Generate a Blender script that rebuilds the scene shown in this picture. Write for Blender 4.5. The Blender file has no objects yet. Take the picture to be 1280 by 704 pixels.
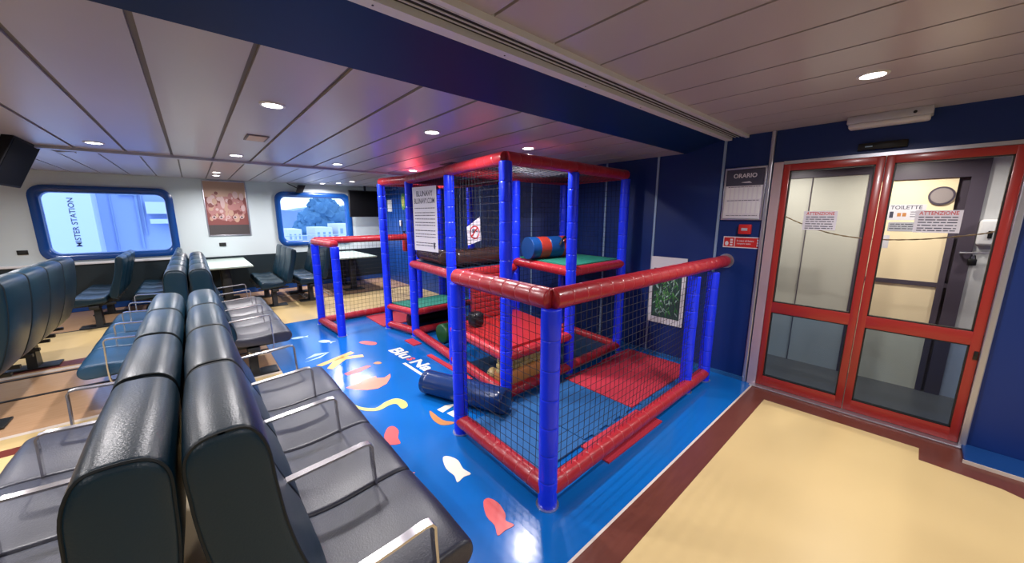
import bpy, bmesh, math, random
from mathutils import Vector, Matrix
random.seed(4)
S = bpy.context.scene
COL = S.collection
R = math.radians

# ------------------------------------------------------------------ materials
def mat(name, col, rough=.5, metal=0., coat=0., bump=None, emit=None, estr=0., alpha=1., noise=None, spec=.5, transm=0., ior=1.45, crough=.12):
    m = bpy.data.materials.new(name); m.use_nodes = True
    nt = m.node_tree; b = nt.nodes['Principled BSDF']
    b.inputs['Base Color'].default_value = (*col, 1)
    b.inputs['Roughness'].default_value = rough
    b.inputs['Metallic'].default_value = metal
    b.inputs['Coat Weight'].default_value = coat
    b.inputs['Coat Roughness'].default_value = crough
    b.inputs['Specular IOR Level'].default_value = spec
    b.inputs['Transmission Weight'].default_value = transm
    b.inputs['IOR'].default_value = ior
    b.inputs['Alpha'].default_value = alpha
    if emit:
        b.inputs['Emission Color'].default_value = (*emit, 1)
        b.inputs['Emission Strength'].default_value = estr
    tc = nt.nodes.new('ShaderNodeTexCoord')
    if bump:
        scale, strength = bump
        n = nt.nodes.new('ShaderNodeTexNoise'); n.inputs['Scale'].default_value = scale; n.inputs['Detail'].default_value = 3
        bp = nt.nodes.new('ShaderNodeBump'); bp.inputs['Strength'].default_value = strength; bp.inputs['Distance'].default_value = .01
        nt.links.new(tc.outputs['Object'], n.inputs['Vector'])
        nt.links.new(n.outputs['Fac'], bp.inputs['Height']); nt.links.new(bp.outputs['Normal'], b.inputs['Normal'])
    if noise:
        scale, amt = noise
        n = nt.nodes.new('ShaderNodeTexNoise'); n.inputs['Scale'].default_value = scale; n.inputs['Detail'].default_value = 4
        mx = nt.nodes.new('ShaderNodeMix'); mx.data_type = 'RGBA'
        lo = tuple(c * (1 - amt) for c in col); hi = tuple(min(1, c * (1 + amt)) for c in col)
        mx.inputs[6].default_value = (*lo, 1); mx.inputs[7].default_value = (*hi, 1)
        nt.links.new(tc.outputs['Object'], n.inputs['Vector'])
        nt.links.new(n.outputs['Fac'], mx.inputs[0]); nt.links.new(mx.outputs[2], b.inputs['Base Color'])
    return m

def glassmat(name, tint, refl=.12, rough=.02):
    """thin pane: transparent tint plus fresnel reflection"""
    m = bpy.data.materials.new(name); m.use_nodes = True
    nt = m.node_tree; nt.nodes.clear()
    out = nt.nodes.new('ShaderNodeOutputMaterial'); tr = nt.nodes.new('ShaderNodeBsdfTransparent')
    gl = nt.nodes.new('ShaderNodeBsdfGlossy'); mx = nt.nodes.new('ShaderNodeMixShader')
    lw = nt.nodes.new('ShaderNodeLayerWeight'); lw.inputs['Blend'].default_value = refl
    tr.inputs['Color'].default_value = (*tint, 1); gl.inputs['Roughness'].default_value = rough
    nt.links.new(lw.outputs['Fresnel'], mx.inputs[0]); nt.links.new(tr.outputs[0], mx.inputs[1]); nt.links.new(gl.outputs[0], mx.inputs[2])
    nt.links.new(mx.outputs[0], out.inputs[0])
    return m

def woodmat(name, a, b_, rough=.25):
    m = mat(name, a, rough); nt = m.node_tree; b = nt.nodes['Principled BSDF']
    tc = nt.nodes.new('ShaderNodeTexCoord'); mp = nt.nodes.new('ShaderNodeMapping'); mp.inputs['Scale'].default_value = (2, 14, 1)
    n = nt.nodes.new('ShaderNodeTexNoise'); n.inputs['Scale'].default_value = 3; n.inputs['Detail'].default_value = 6
    mx = nt.nodes.new('ShaderNodeMix'); mx.data_type = 'RGBA'; mx.inputs[6].default_value = (*a, 1); mx.inputs[7].default_value = (*b_, 1)
    nt.links.new(tc.outputs['Object'], mp.inputs['Vector']); nt.links.new(mp.outputs[0], n.inputs['Vector'])
    nt.links.new(n.outputs['Fac'], mx.inputs[0]); nt.links.new(mx.outputs[2], b.inputs['Base Color'])
    return m

M = {}
M['ceil'] = mat('ceiling_panel', (.42, .385, .42), .3, noise=(1.5, .06))
M['seam'] = mat('ceiling_seam', (.17, .145, .13), .6)
M['steelwhite'] = mat('grey_lacquered_steel', (.45, .46, .52), .35, metal=.2)
M['grillewhite'] = mat('pale_grille_lacquer', (.62, .64, .70), .35)
M['navy'] = mat('navy_wall_panel', (.002, .021, .135), .42, noise=(.8, .25))
M['navy2'] = mat('navy_fascia', (.003, .022, .10), .4, spec=.35)
M['blue_wall'] = mat('blue_side_wall', (.005, .055, .28), .4, noise=(.8, .2))
M['white_wall'] = mat('offwhite_wall', (.55, .62, .64), .5, noise=(1., .05))
M['dado'] = mat('dark_teal_dado', (.005, .014, .020), .5)
M['cover'] = mat('pale_blue_cover_strip', (.30, .42, .56), .35, metal=.3)
M['alu'] = mat('brushed_aluminium', (.50, .50, .56), .32, metal=.85, bump=(300, .05))
M['jamb'] = mat('pinkish_aluminium', (.55, .42, .46), .3, metal=.5)
M['bluefloor'] = mat('blue_vinyl_floor', (.004, .112, .41), .17, noise=(2., .06), bump=(4, .02))
M['cream'] = mat('cream_vinyl_floor', (.58, .43, .20), .35, noise=(1.3, .05))
M['wood'] = woodmat('red_brown_vinyl', (.10, .026, .018), (.15, .045, .03), .3)
M['brownfloor'] = woodmat('brown_vinyl', (.42, .24, .13), (.56, .36, .21), .18)
M['darkred'] = woodmat('dark_red_vinyl', (.10, .02, .016), (.16, .035, .026), .3)
M['line'] = mat('black_joint', (.02, .016, .015), .5)
M['whiteline'] = mat('pale_joint', (.60, .52, .45), .4)
M['vinyl'] = mat('dark_teal_upholstery', (.0008, .019, .037), .36, bump=(220, .12), noise=(3., .12), spec=.45, coat=.06, crough=.34)
M['vinyl2'] = mat('charcoal_seat_upholstery', (.022, .025, .042), .38, bump=(160, .16), noise=(3., .15), spec=.55, coat=.15, crough=.34)
M['vinylblue'] = mat('blue_seat_upholstery', (.012, .055, .115), .35, bump=(160, .2), spec=.5)
M['piping'] = mat('black_piping', (.003, .008, .012), .6)
M['blackmetal'] = mat('black_powder_coat', (.012, .014, .016), .45)
M['chrome'] = mat('chrome_bar', (.62, .60, .62), .22, metal=.95)
M['redvinyl'] = mat('red_padded_vinyl', (.37, .018, .027), .33, coat=.12, bump=(30, .2))
M['redpad'] = mat('red_mat_vinyl', (.34, .018, .02), .34, bump=(15, .2))
M['postblue'] = mat('bright_blue_vinyl', (.008, .034, .92), .33, coat=.1, bump=(20, .2))
M['railseam'] = mat('pink_seam', (.50, .12, .12), .5)
M['postseam'] = mat('dark_blue_seam', (.004, .010, .30), .5)
M['net'] = mat('black_netting', (.008, .008, .016), .8)
M['greenmat'] = mat('green_foam', (.01, .17, .12), .7, bump=(80, .3))
M['bluemat'] = mat('blue_puzzle_foam', (.006, .085, .26), .7, bump=(90, .4))
M['redmat'] = mat('red_puzzle_foam', (.46, .022, .045), .7, bump=(90, .4))
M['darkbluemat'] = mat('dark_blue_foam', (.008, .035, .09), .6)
M['brownvinyl'] = mat('brown_shiny_vinyl', (.045, .024, .020), .25, bump=(9, .7))
M['rollblue'] = mat('dark_blue_shiny_vinyl', (.006, .025, .105), .22, bump=(7, .25))
M['toyblue'] = mat('toy_blue', (.006, .05, .20), .35)
M['toyred'] = mat('toy_red', (.34, .03, .02), .35)
M['black'] = mat('black_plastic', (.006, .006, .007), .35)
M['screen'] = mat('dark_screen', (.003, .003, .004), .7, spec=.05)
M['white'] = mat('white_plastic', (.68, .68, .70), .4)
M['paper'] = mat('white_paper', (.62, .60, .66), .6)
M['ink'] = mat('dark_ink', (.05, .05, .08), .6)
M['reddoor'] = mat('red_door_frame', (.30, .022, .018), .3, coat=.2)
M['rubber'] = mat('black_gasket', (.01, .008, .008), .5)
M['glass'] = glassmat('clear_pane', (.90, .90, .88), .06)
M['glass_low'] = glassmat('blue_tinted_pane', (.60, .70, .82), .14)
M['winglass'] = glassmat('window_pane', (.85, .90, 1.), .05)
M['winblue'] = mat('blue_window_surround', (.006, .055, .24), .22, coat=.3)
M['corr_wall'] = mat('corridor_panel', (.50, .49, .43), .45)
M['corr_grey'] = mat('corridor_grey_panel', (.52, .52, .53), .45)
M['corr_door'] = mat('cream_door', (.92, .76, .50), .4)
M['corr_frame'] = mat('purple_grey_frame', (.075, .06, .085), .4)
M['corr_floor'] = mat('corridor_floor', (.10, .085, .075), .35)
M['tabletop'] = mat('pale_green_laminate', (.38, .47, .43), .35)
M['decal_white'] = mat('cream_sticker', (.72, .68, .58), .3)
M['decal_red'] = mat('coral_sticker', (.66, .09, .09), .3)
M['decal_pink'] = mat('pink_sticker', (.80, .25, .18), .3)
M['decal_orange'] = mat('orange_sticker', (.78, .42, .10), .3)
M['decal_yellow'] = mat('yellow_sticker', (.68, .62, .16), .3)
M['decal_brown'] = mat('brown_sticker', (.46, .20, .07), .3)
M['decal_pale'] = mat('pale_blue_sticker', (.42, .60, .72), .3)
M['signred'] = mat('sign_red', (.50, .02, .02), .4)
M['lamp'] = mat('lamp_disc', (1, 1, 1), .4, emit=(1, .95, .93), estr=14)
M['lampring'] = mat('lamp_ring', (.7, .7, .7), .35)
M['steelgreydark'] = mat('dark_slot', (.02, .02, .022), .6)
M['yellow'] = mat('beige_knotted_foam', (.48, .40, .16), .7, bump=(30, 1.))
M['rope'] = mat('brown_rope', (.30, .22, .13), .8)

# ------------------------------------------------------------------ geometry helpers
class MB:
    def __init__(s): s.v = []; s.f = []; s.m = []
    def add(s, vs, fs, mi=0):
        o = len(s.v); s.v += [tuple(v) for v in vs]; s.f += [tuple(i + o for i in f) for f in fs]; s.m += [mi] * len(fs)
        return s
    def box(s, lo, hi, mi=0, rot=None, piv=None):
        x0, y0, z0 = lo; x1, y1, z1 = hi
        vs = [Vector(p) for p in ((x0,y0,z0),(x1,y0,z0),(x1,y1,z0),(x0,y1,z0),(x0,y0,z1),(x1,y0,z1),(x1,y1,z1),(x0,y1,z1))]
        if rot is not None:
            pv = Vector(piv or ((x0+x1)/2, (y0+y1)/2, (z0+z1)/2)); vs = [rot @ (v - pv) + pv for v in vs]
        return s.add(vs, [(0,3,2,1),(4,5,6,7),(0,1,5,4),(1,2,6,5),(2,3,7,6),(3,0,4,7)], mi)
    def rbox(s, lo, hi, r=.01, mi=0, seg=2):
        """box with rounded edges"""
        bm = bmesh.new(); bmesh.ops.create_cube(bm, size=1)
        for v in bm.verts:
            v.co = Vector([lo[i] + (v.co[i] + .5) * (hi[i] - lo[i]) for i in range(3)])
        bmesh.ops.bevel(bm, geom=bm.edges[:], offset=r, segments=seg, affect='EDGES', profile=.5)
        bm.verts.index_update()
        s.add([v.co.copy() for v in bm.verts], [[v.index for v in f.verts] for f in bm.faces], mi); bm.free(); return s
    def prism(s, poly, axis, a, b, mi=0):
        """poly of 2-D points extruded along axis ('x','y','z') between a and b"""
        def P(p, t):
            return {'x': (t, p[0], p[1]), 'y': (p[0], t, p[1]), 'z': (p[0], p[1], t)}[axis]
        n = len(poly)
        vs = [P(p, a) for p in poly] + [P(p, b) for p in poly]
        fs = [tuple(range(n))[::-1], tuple(range(n, 2*n))] + [(i, (i+1) % n, n + (i+1) % n, n + i) for i in range(n)]
        return s.add(vs, fs, mi)
    def rings(s, rings, cap=True, mi=0, closed=False):
        n = len(rings[0]); vs = [v for r in rings for v in r]; fs = []
        k = len(rings)
        for a in range(k if closed else k - 1):
            b = (a + 1) % k
            for i in range(n):
                j = (i + 1) % n; fs.append((a*n+i, a*n+j, b*n+j, b*n+i))
        if cap and not closed: fs += [tuple(range(n))[::-1], tuple((k-1)*n + i for i in range(n))]
        return s.add(vs, fs, mi)
    def tube(s, pts, r, n=10, mi=0, radii=None, cap=True):
        pts = [Vector(p) for p in pts]; rs = []
        up = None
        for i, p in enumerate(pts):
            if i == 0: d = pts[1] - p
            elif i == len(pts) - 1: d = p - pts[i-1]
            else: d = (pts[i+1] - p).normalized() + (p - pts[i-1]).normalized()
            d.normalize()
            if up is None:
                up = Vector((0,0,1)) if abs(d.z) < .9 else Vector((1,0,0))
            a = d.cross(up).normalized(); up = a.cross(d).normalized(); b = up
            rr = radii[i] if radii else r
            rs.append([p + (a * math.cos(t) + b * math.sin(t)) * rr for t in [2*math.pi*q/n for q in range(n)]])
        return s.rings(rs, cap, mi)
    def bar(s, pts, w, h, wdir=(0,1,0), mi=0):
        """flat bar: width w along wdir, thickness h, swept through pts lying in the plane across wdir"""
        pts = [Vector(p) for p in pts]; W = Vector(wdir).normalized(); rs = []
        for i, p in enumerate(pts):
            d = (pts[min(i+1, len(pts)-1)] - pts[max(i-1, 0)]).normalized()
            nrm = d.cross(W).normalized()
            rs.append([p + W*w/2 + nrm*h/2, p - W*w/2 + nrm*h/2, p - W*w/2 - nrm*h/2, p + W*w/2 - nrm*h/2])
        return s.rings(rs, True, mi)
    def disc(s, c, r, n=24, z2=None, mi=0):
        return s.prism([(c[0] + r*math.cos(2*math.pi*i/n), c[1] + r*math.sin(2*math.pi*i/n)) for i in range(n)], 'z', c[2], z2, mi)

def smooth_closed(pts, sub=4):
    out = []; n = len(pts)
    for i in range(n):
        p0, p1, p2, p3 = [Vector(pts[(i+k) % n]) for k in (-1, 0, 1, 2)]
        for j in range(sub):
            t = j / sub
            out.append(.5 * ((2*p1) + (p2-p0)*t + (2*p0-5*p1+4*p2-p3)*t*t + (3*p1-p0-3*p2+p3)*t**3))
    return out
def smooth_open(pts, sub=5):
    P = [Vector(p) for p in pts]; P = [P[0]*2 - P[1]] + P + [P[-1]*2 - P[-2]]; out = []
    for i in range(1, len(P)-2):
        p0, p1, p2, p3 = P[i-1:i+3]
        for j in range(sub):
            t = j/sub; out.append(.5*((2*p1)+(p2-p0)*t+(2*p0-5*p1+4*p2-p3)*t*t+(3*p1-p0-3*p2+p3)*t**3))
    out.append(P[-2]); return out

def obj(name, mb, mats, parent=None, flat=False, ang=40):
    me = bpy.data.meshes.new(name)
    me.from_pydata([tuple(v) for v in mb.v], [], mb.f); me.validate()
    if not isinstance(mats, (list, tuple)): mats = [mats]
    for m in mats: me.materials.append(m)
    if len(mats) > 1:
        for p, k in zip(me.polygons, mb.m): p.material_index = k
    bm = bmesh.new(); bm.from_mesh(me); bmesh.ops.recalc_face_normals(bm, faces=bm.faces[:]); bm.to_mesh(me); bm.free()
    if not flat:
        me.polygons.foreach_set('use_smooth', [True]*len(me.polygons))
        me.set_sharp_from_angle(angle=R(ang))
    o = bpy.data.objects.new(name, me); COL.objects.link(o)
    if parent: o.parent = parent
    return o
def tag(o, label=None, cat=None, group=None, kind=None):
    if label: o['label'] = label
    if cat: o['category'] = cat
    if group: o['group'] = group
    if kind: o['kind'] = kind
    return o
def thing(name, label, cat, loc=(0,0,0), rz=0, group=None, rot=None):
    o = bpy.data.objects.new(name, None); COL.objects.link(o); o.location = loc
    o.rotation_euler = rot or (0,0,rz); o.empty_display_size = .1
    return tag(o, label, cat, group)
def struct(name, mb, m, flat=True, label=None, parent=None):
    o = obj(name, mb, m, parent, flat)
    if parent is None: o['kind'] = 'structure'
    if label: o['label'] = label
    return o
def kids(o): return [c for c in bpy.data.objects if c.parent == o]
def dup(root, loc, rz, label, group=None):
    r = root.copy(); COL.objects.link(r); r.location = loc; r.rotation_euler = (0,0,rz); r['label'] = label
    if group: r['group'] = group
    for ch in kids(root):
        c = ch.copy(); COL.objects.link(c); c.parent = r
        for g in kids(ch):
            d = g.copy(); COL.objects.link(d); d.parent = c
    return r
_font = None
def text_mb(body, h, width=None, bold=0.0, align='CENTER', thick=.0008):
    cu = bpy.data.curves.new('t', 'FONT'); cu.body = body; cu.size = 1; cu.align_x = align; cu.align_y = 'CENTER'; cu.offset = bold; cu.resolution_u = 3
    cu.extrude = .001
    o = bpy.data.objects.new('t', cu); COL.objects.link(o)
    me = bpy.data.meshes.new_from_object(o.evaluated_get(bpy.context.evaluated_depsgraph_get()))
    bpy.data.objects.remove(o); bpy.data.curves.remove(cu)
    vs = [v.co.copy() for v in me.vertices]; fs = [tuple(p.vertices) for p in me.polygons]; bpy.data.meshes.remove(me)
    if not vs: return [], []
    x0, x1 = min(v.x for v in vs), max(v.x for v in vs); y0, y1 = min(v.y for v in vs), max(v.y for v in vs)
    sy = h / (y1 - y0); sx = sy if width is None else width / (x1 - x0)
    cx = (x0+x1)/2 if align == 'CENTER' else x0; cy = (y0+y1)/2
    return [Vector(((v.x-cx)*sx, (v.y-cy)*sy, v.z/.001*thick)) for v in vs], fs
def put_text(mb, body, h, mtx, width=None, bold=0., align='CENTER', mi=0):
    vs, fs = text_mb(body, h, width, bold, align)
    if vs: mb.add([mtx @ v for v in vs], fs, mi)
def frame_mtx(o, xdir, ydir):
    x = Vector(xdir).normalized(); y = Vector(ydir).normalized(); z = x.cross(y)
    return Matrix(((x.x, y.x, z.x, o[0]), (x.y, y.y, z.y, o[1]), (x.z, y.z, z.z, o[2]), (0,0,0,1)))

# ------------------------------------------------------------------ camera
cam = bpy.data.cameras.new('camera'); co = bpy.data.objects.new('camera', cam); COL.objects.link(co)
cam.sensor_width = 36; cam.lens = 448 / 1280 * 36; cam.clip_start = .02
co.location = (0, 0, 1.6); co.rotation_euler = (R(90 - 10.4), 0, R(-41.4)); S.camera = co

# ------------------------------------------------------------------ room shell
XW, YF, XL, YB = 3.9, 9.3, -4.6, -3.2
ZL, ZH, ZF = 2.23, 2.325, 2.30
YE, YS = 1.72, 1.37           # low-ceiling edge, top of sloped fascia
XS = 3.68                     # far part of the side wall stands a little proud

# floors: one slab and the vinyl coverings laid on it
struct('floor', MB().box((XL, YB, -.12), (XW + .15, YF + .1, -.004)), M['brownfloor'], label='brown wood effect vinyl floor')
def cover(poly, m, z=0., label=None):
    mb = MB().prism(poly, 'z', -.004, z); return struct('floor', mb, m, label=label)
def rect(x0, y0, x1, y1): return [(x0,y0),(x1,y0),(x1,y1),(x0,y1)]
cover([(.52, .885), (XW, .885), (XW, 6.15), (.52, 6.15)], M['bluefloor'], 0, 'glossy blue vinyl floor of the play corner')
cover(rect(XL, YB, XW, .885), M['wood'], 0, 'dark red brown border floor')
cover([(XL, YB), (2.1, YB), (3.42, -.52), (3.44, -.19), (3.62, -.19), (3.605, .722), (XL, .722)], M['cream'], .003, 'cream vinyl floor field before the doors')
cover(rect(.52, .875, XW, .889), M['whiteline'], .0015, 'pale joint along the blue floor')
cover(rect(XL, .885, .52, 3.88), M['cream'], 0, 'cream floor below the benches')
cover(rect(XL, 3.88, .52, 4.0), M['darkred'], 0, 'dark red floor strip')
cover(rect(XL, 4.0, .52, 4.2), M['cream'], 0, 'narrow cream floor strip')
cover(rect(XL, 4.2, .52, 4.25), M['whiteline'], .001, 'pale floor joint')
cover(rect(XL, 5.08, .52, 5.12), M['line'], .001, 'dark floor joint')
cover(rect(XL, 5.72, .52, 5.76), M['line'], .001, 'dark floor joint')
cover(rect(XL, 5.80, .52, 5.88), M['whiteline'], .001, 'pale floor joint')
cover(rect(XL, 5.95, .52, 6.15), M['darkred'], 0, 'dark red floor strip')
cover(rect(XL, 6.15, XW, 7.68), M['cream'], 0, 'cream floor aisle before the far tables')
cover(rect(XL, 7.68, XW, 7.73), M['line'], .001, 'dark floor joint')
for i, (x0, y0, x1, y1) in enumerate([(1.5, 7.95, 1.53, 8.9), (1.95, 7.9, 1.98, 8.9), (1.2, 8.35, 2.2, 8.375)]):
    cover(rect(x0, y0, x1, y1), M['whiteline'], .001, 'pale floor joint between the far tables')

# ceilings: panels with open joints over a dark backing
def panels(y0, y1, z, x0, x1, pitch, phase, gap, name, label):
    mb = MB(); k = math.floor((x0 - phase) / pitch)
    while phase + k*pitch < x1:
        a, b = max(x0, phase + k*pitch + gap/2), min(x1, phase + (k+1)*pitch - gap/2)
        if b > a: mb.box((a, y0, z), (b, y1, z + .02))
        k += 1
    struct('ceiling', mb, M['ceil'], label=label)
    struct('ceiling', MB().box((x0, y0, z + .012), (x1, y1, z + .05)), M['seam'], label='dark joint backing of ' + label)
panels(YE, 5.40, ZL, XL, XW, .335, .262, .022, 'ceiling', 'lower ceiling of lacquered panels')
panels(5.40, YF, ZF, XL, XW, .335, .30, .018, 'ceiling', 'far ceiling of lacquered panels')
panels(YB, 1.16, ZH, XL, XW, .332, .925, .014, 'ceiling', 'high ceiling of lacquered panels')
struct('ceiling', MB().box((XL, 5.38, ZL - .025), (XW, 5.47, ZF + .03)), M['steelwhite'], label='shallow pale beam across the ceiling')
struct('ceiling', MB().prism([(YE, ZL - .005), (YE, ZL + .12), (YS - .03, ZH + .12), (YS - .03, ZH - .004), (YS, ZH - .01)], 'x', XL, XW), M['navy2'], label='sloping navy fascia beam')
struct('ceiling', MB().box((XL - .1, YB - .1, ZH + .12), (XW + .2, YF + .1, ZH + .2)), M['seam'], label='deck head above the ceilings')

# long air grille between the fascia and the high ceiling
g = thing('ceiling_grille', 'long aluminium linear air grille beside the navy fascia beam', 'air grille', ((XL + XW)/2, 1.26, ZH))
L0, L1 = XL - (XL+XW)/2 + .002, XW - (XL+XW)/2 - .004
obj('frame', MB().box((L0, .035, -.03), (L1, .088, .02)).box((L0, -.105, -.026), (L1, -.078, .02)).box((L0, -.078, .014), (L1, .035, .02)), M['grillewhite'], g, True)
for k in range(3):
    y = -.055 + k*.028
    obj('slat', MB().box((L0, y + .005, -.012), (L1, y + .009, -.007)), M['grillewhite'], g, True)
obj('slot', MB().box((L0, -.077, -.004), (L1, .034, .013)), M['steelgreydark'], g, True)
scr = MB()
for k in range(14): scr.disc((L0 + .5 + k*.58, .062, -.0315), .004, 8, -.0295)
obj('screw', scr, M['black'], g)['kind'] = 'stuff'

# walls
dz0, dz1, dy0, dy1 = 0, 2.06, -.405, .935
w = MB().box((XW, dy1, -.1), (XW + .12, 6.2, ZH + .12)).box((XW, YB, -.1), (XW + .12, dy0, ZH + .12)).box((XW, dy0, dz1), (XW + .12, dy1, ZH + .12))
struct('wall_right', w, M['navy'], label='navy blue panelled side wall with the glass doors')
struct('wall_right', MB().box((XS, 6.2, -.1), (XW + .12, YF, ZF + .1)), M['blue_wall'], label='blue far part of the side wall')
wb = MB().box((XL, YB - .1, -.1), (XW + .12, YB, ZH + .12)); struct('wall_back', wb, M['white_wall'], label='off-white rear wall')
struct('wall_left', MB().box((XL - .1, YB - .1, -.1), (XL, YF + .1, ZH + .12)), M['white_wall'], label='off-white side wall')
# far wall with two (three) window openings
wins = [(-1.86, -.235, .885, 2.065), (1.40, 2.93, .955, 2.10), (-4.35, -2.75, .885, 2.065)]
wins_frame = wins; wins = [(a + .06, b - .06, c + .06, d - .06) for a, b, c, d in wins]
xs = sorted({XL, XS} | {w[0] for w in wins} | {w[1] for w in wins})
mb = MB()
for a, b in zip(xs[:-1], xs[1:]):
    hit = [w for w in wins if w[0] <= a + 1e-6 and w[1] >= b - 1e-6]
    if hit:
        mb.box((a, YF, -.1), (b, YF + .1, hit[0][2])).box((a, YF, hit[0][3]), (b, YF + .1, ZF + .1))
    else: mb.box((a, YF, -.1), (b, YF + .1, ZF + .1))
struct('wall_far', mb, M['white_wall'], label='off-white far wall with rounded windows')
def rrect(x0, x1, z0, z1, r, n=6):
    out = []
    for cx, cz, a in ((x1-r, z1-r, 0), (x0+r, z1-r, 90), (x0+r, z0+r, 180), (x1-r, z0+r, 270)):
        for k in range(n+1):
            t = R(a + 90*k/n); out.append((cx + r*math.cos(t), cz + r*math.sin(t)))
    return out
for i, (x0, x1, z0, z1) in enumerate(wins_frame):
    o = bpy.data.objects.new('window_%d' % (i+1), None); COL.objects.link(o); o.location = ((x0+x1)/2, YF, z0); o['kind'] = 'structure'
    o['label'] = ['rounded window on the far left with ship outside', 'rounded window with hill and harbour outside', 'rounded window beyond the left edge'][i]
    W, H = (x1-x0)/2, z1-z0
    prof = [(-.012, .0, .0), (-.02, -.035, .0), (.02, -.055, 0), (.075, -.045, 0), (.095, -.01, 0), (.098, .09, 0)]   # inset, y
    rings = []
    for ins, y, _ in prof: rings.append([(p[0], y, p[1]) for p in rrect(-W+ins, W-ins, ins, H-ins, .17-ins*.6)])
    obj('frame', MB().rings(rings, False), M['winblue'], o, ang=60)
    inn = rrect(-W+.098, W-.098, .098, H-.098, .115)
    obj('pane', MB().prism(inn, 'y', .060, .066), M['winglass'], o, True)
    # corner pieces fill between square opening and rounded frame are covered by the frame flange
# dark lower panelling, sills and skirting on the far wall
struct('trim_1', MB().box((XL, YF - .03, .0), (XS, YF, .79)), M['dado'], label='dark teal lower panelling on the far wall')
struct('trim_2', MB().rbox((XL, YF - .055, .79), (-.25, YF, .83), .008), M['white'], label='white ledge under the left window')
struct('baseboard_far', MB().box((XL, YF - .045, 0), (XS, YF - .03, .1)), M['winblue'], label='blue skirting of the far wall')
struct('baseboard_right', MB().box((XW - .02, .96, 0), (XW, 6.2, .035)), M['bluemat'], label='blue skirting behind the play frame')
struct('baseboard_right', MB().rbox((XW - .28, YB, 0), (XW, -.385, .022), .008), M['toyblue'], label='blue floor ledge right of the doors')
struct('baseboard_right', MB().box((XW - .285, YB, 0), (XW - .278, -.38, .024)), M['whiteline'], label='pale edge of the blue ledge')

n = 3
for y in (1.345, 2.0, 2.655, 3.31, 3.965, 4.62, 5.275, 5.93):
    struct('trim_%d' % n, MB().box((XW - .008, y - .011, .03), (XW, y + .011, (ZL if y > YE else ZH))), M['cover'], label='pale cover strip on the navy wall'); n += 1
for y in (6.6, 7.0, 7.4, 7.8, 8.2, 8.6):
    struct('trim_%d' % n, MB().box((XS - .006, y - .008, .03), (XS, y + .008, ZF)), M['winblue'], label='blue cover strip on the blue far wall'); n += 1
struct('trim_%d' % n, MB().rbox((XW - .03, .945, 0), (XW + .0, .975, ZH), .006), M['alu'], label='steel corner post left of the doors'); n += 1
struct('trim_%d' % n, MB().box((XW - .02, dy1 - .07, 0), (XW + .06, dy1, 2.055)), M['jamb'], label='pinkish aluminium jamb left of the doors'); n += 1
struct('trim_%d' % n, MB().rbox((XW - .035, dy0, 0), (XW + .05, dy0 + .035, 2.055), .006), M['alu'], label='aluminium jamb right of the doors'); n += 1
struct('trim_%d' % n, MB().box((XW - .02, dy0 + .035, 2.035), (XW + .05, dy1 - .07, 2.06)), M['alu'], label='aluminium head rail above the doors'); n += 1
struct('trim_%d' % n, MB().rbox((XW - .075, dy0 + .02, 0), (XW + .06, dy1 - .03, .014), .004), M['alu'], label='metal threshold of the glass doors'); n += 1

# the two glazed doors
def door(idx, y0, y1, label):
    o = bpy.data.objects.new('door_%d' % idx, None); COL.objects.link(o); o.location = (XW, (y0+y1)/2, .016); o['kind'] = 'structure'; o['label'] = label
    W = (y1 - y0)/2 - .002; H = 2.017
    fr = MB(); st = .047
    for a, b, c, d in ((-W, -W+st, 0, H), (W-st, W, 0, H)): fr.rbox((-.018, a, c), (.03, b, d), .004)
    for c, d in ((0, .095), (.715, .81), (1.962, H)): fr.rbox((-.0165, -W+st-.004, c), (.0285, W-st+.004, d), .003)
    obj('door_frame', fr, M['reddoor'], o)
    gk = MB()
    for c, d in ((.095, .715), (.81, 1.962)):
        for (a, b, e, f) in ((-W+st, -W+st+.008, c, d), (W-st-.008, W-st, c, d), (-W+st, W-st, c, c+.008), (-W+st, W-st, d-.008, d)):
            gk.box((-.012, a, e), (.02, b, f))
    obj('gasket', gk, M['rubber'], o)
    obj('glass', MB().box((.002, -W+st+.004, .82), (.007, W-st-.004, 1.958)), M['glass'], o, True)['label'] = 'clear upper pane'
    obj('glass', MB().box((.002, -W+st+.004, .10), (.007, W-st-.004, .71)), M['glass_low'], o, True)['label'] = 'blue tinted lower pane'
    return o
door(1, .246, .865, 'left red framed glass door leaf')
d2 = door(2, -.37, .245, 'right red framed glass door leaf')
obj('lock', MB().rbox((-.026, -.302, .62), (-.016, -.282, .68), .003), M['black'], d2)

# corridor behind the doors
XC = 4.9
struct('floor', MB().box((XW + .02, -1.6, -.12), (XC + .1, 1.9, .0)), M['corr_floor'], label='dark corridor floor behind the doors')
struct('ceiling', MB().box((XW + .12, -1.6, 2.16), (XC + .1, 1.9, 2.22)), M['ceil'], label='corridor ceiling behind the doors')
struct('wall_corridor', MB().box((XC, .385, 0), (XC + .1, 1.9, 2.2)), M['corr_wall'], label='beige corridor wall behind the left door')
struct('wall_corridor', MB().box((XC, -1.6, 0), (XC + .1, -.30, 2.2)), M['corr_grey'], label='grey corridor wall behind the right door')
struct('wall_corridor', MB().box((XC - .004, -.31, 2.08), (XC + .03, .384, 2.2)), M['corr_grey'], label='pale panel above the cream corridor door')
struct('wall_corridor', MB().box((XC + .03, -.31, 0), (XC + .1, .384, 2.2)), M['corr_frame'], label='wall around the cream corridor door')
struct('wall_corridor', MB().box((XW + .12, 1.9, 0), (XC + .1, 2.0, 2.2)), M['corr_wall'], label='end wall of the corridor')
struct('wall_corridor', MB().box((XW + .12, -1.7, 0), (XC + .1, -1.6, 2.2)), M['corr_grey'], label='other end wall of the corridor')
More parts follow.
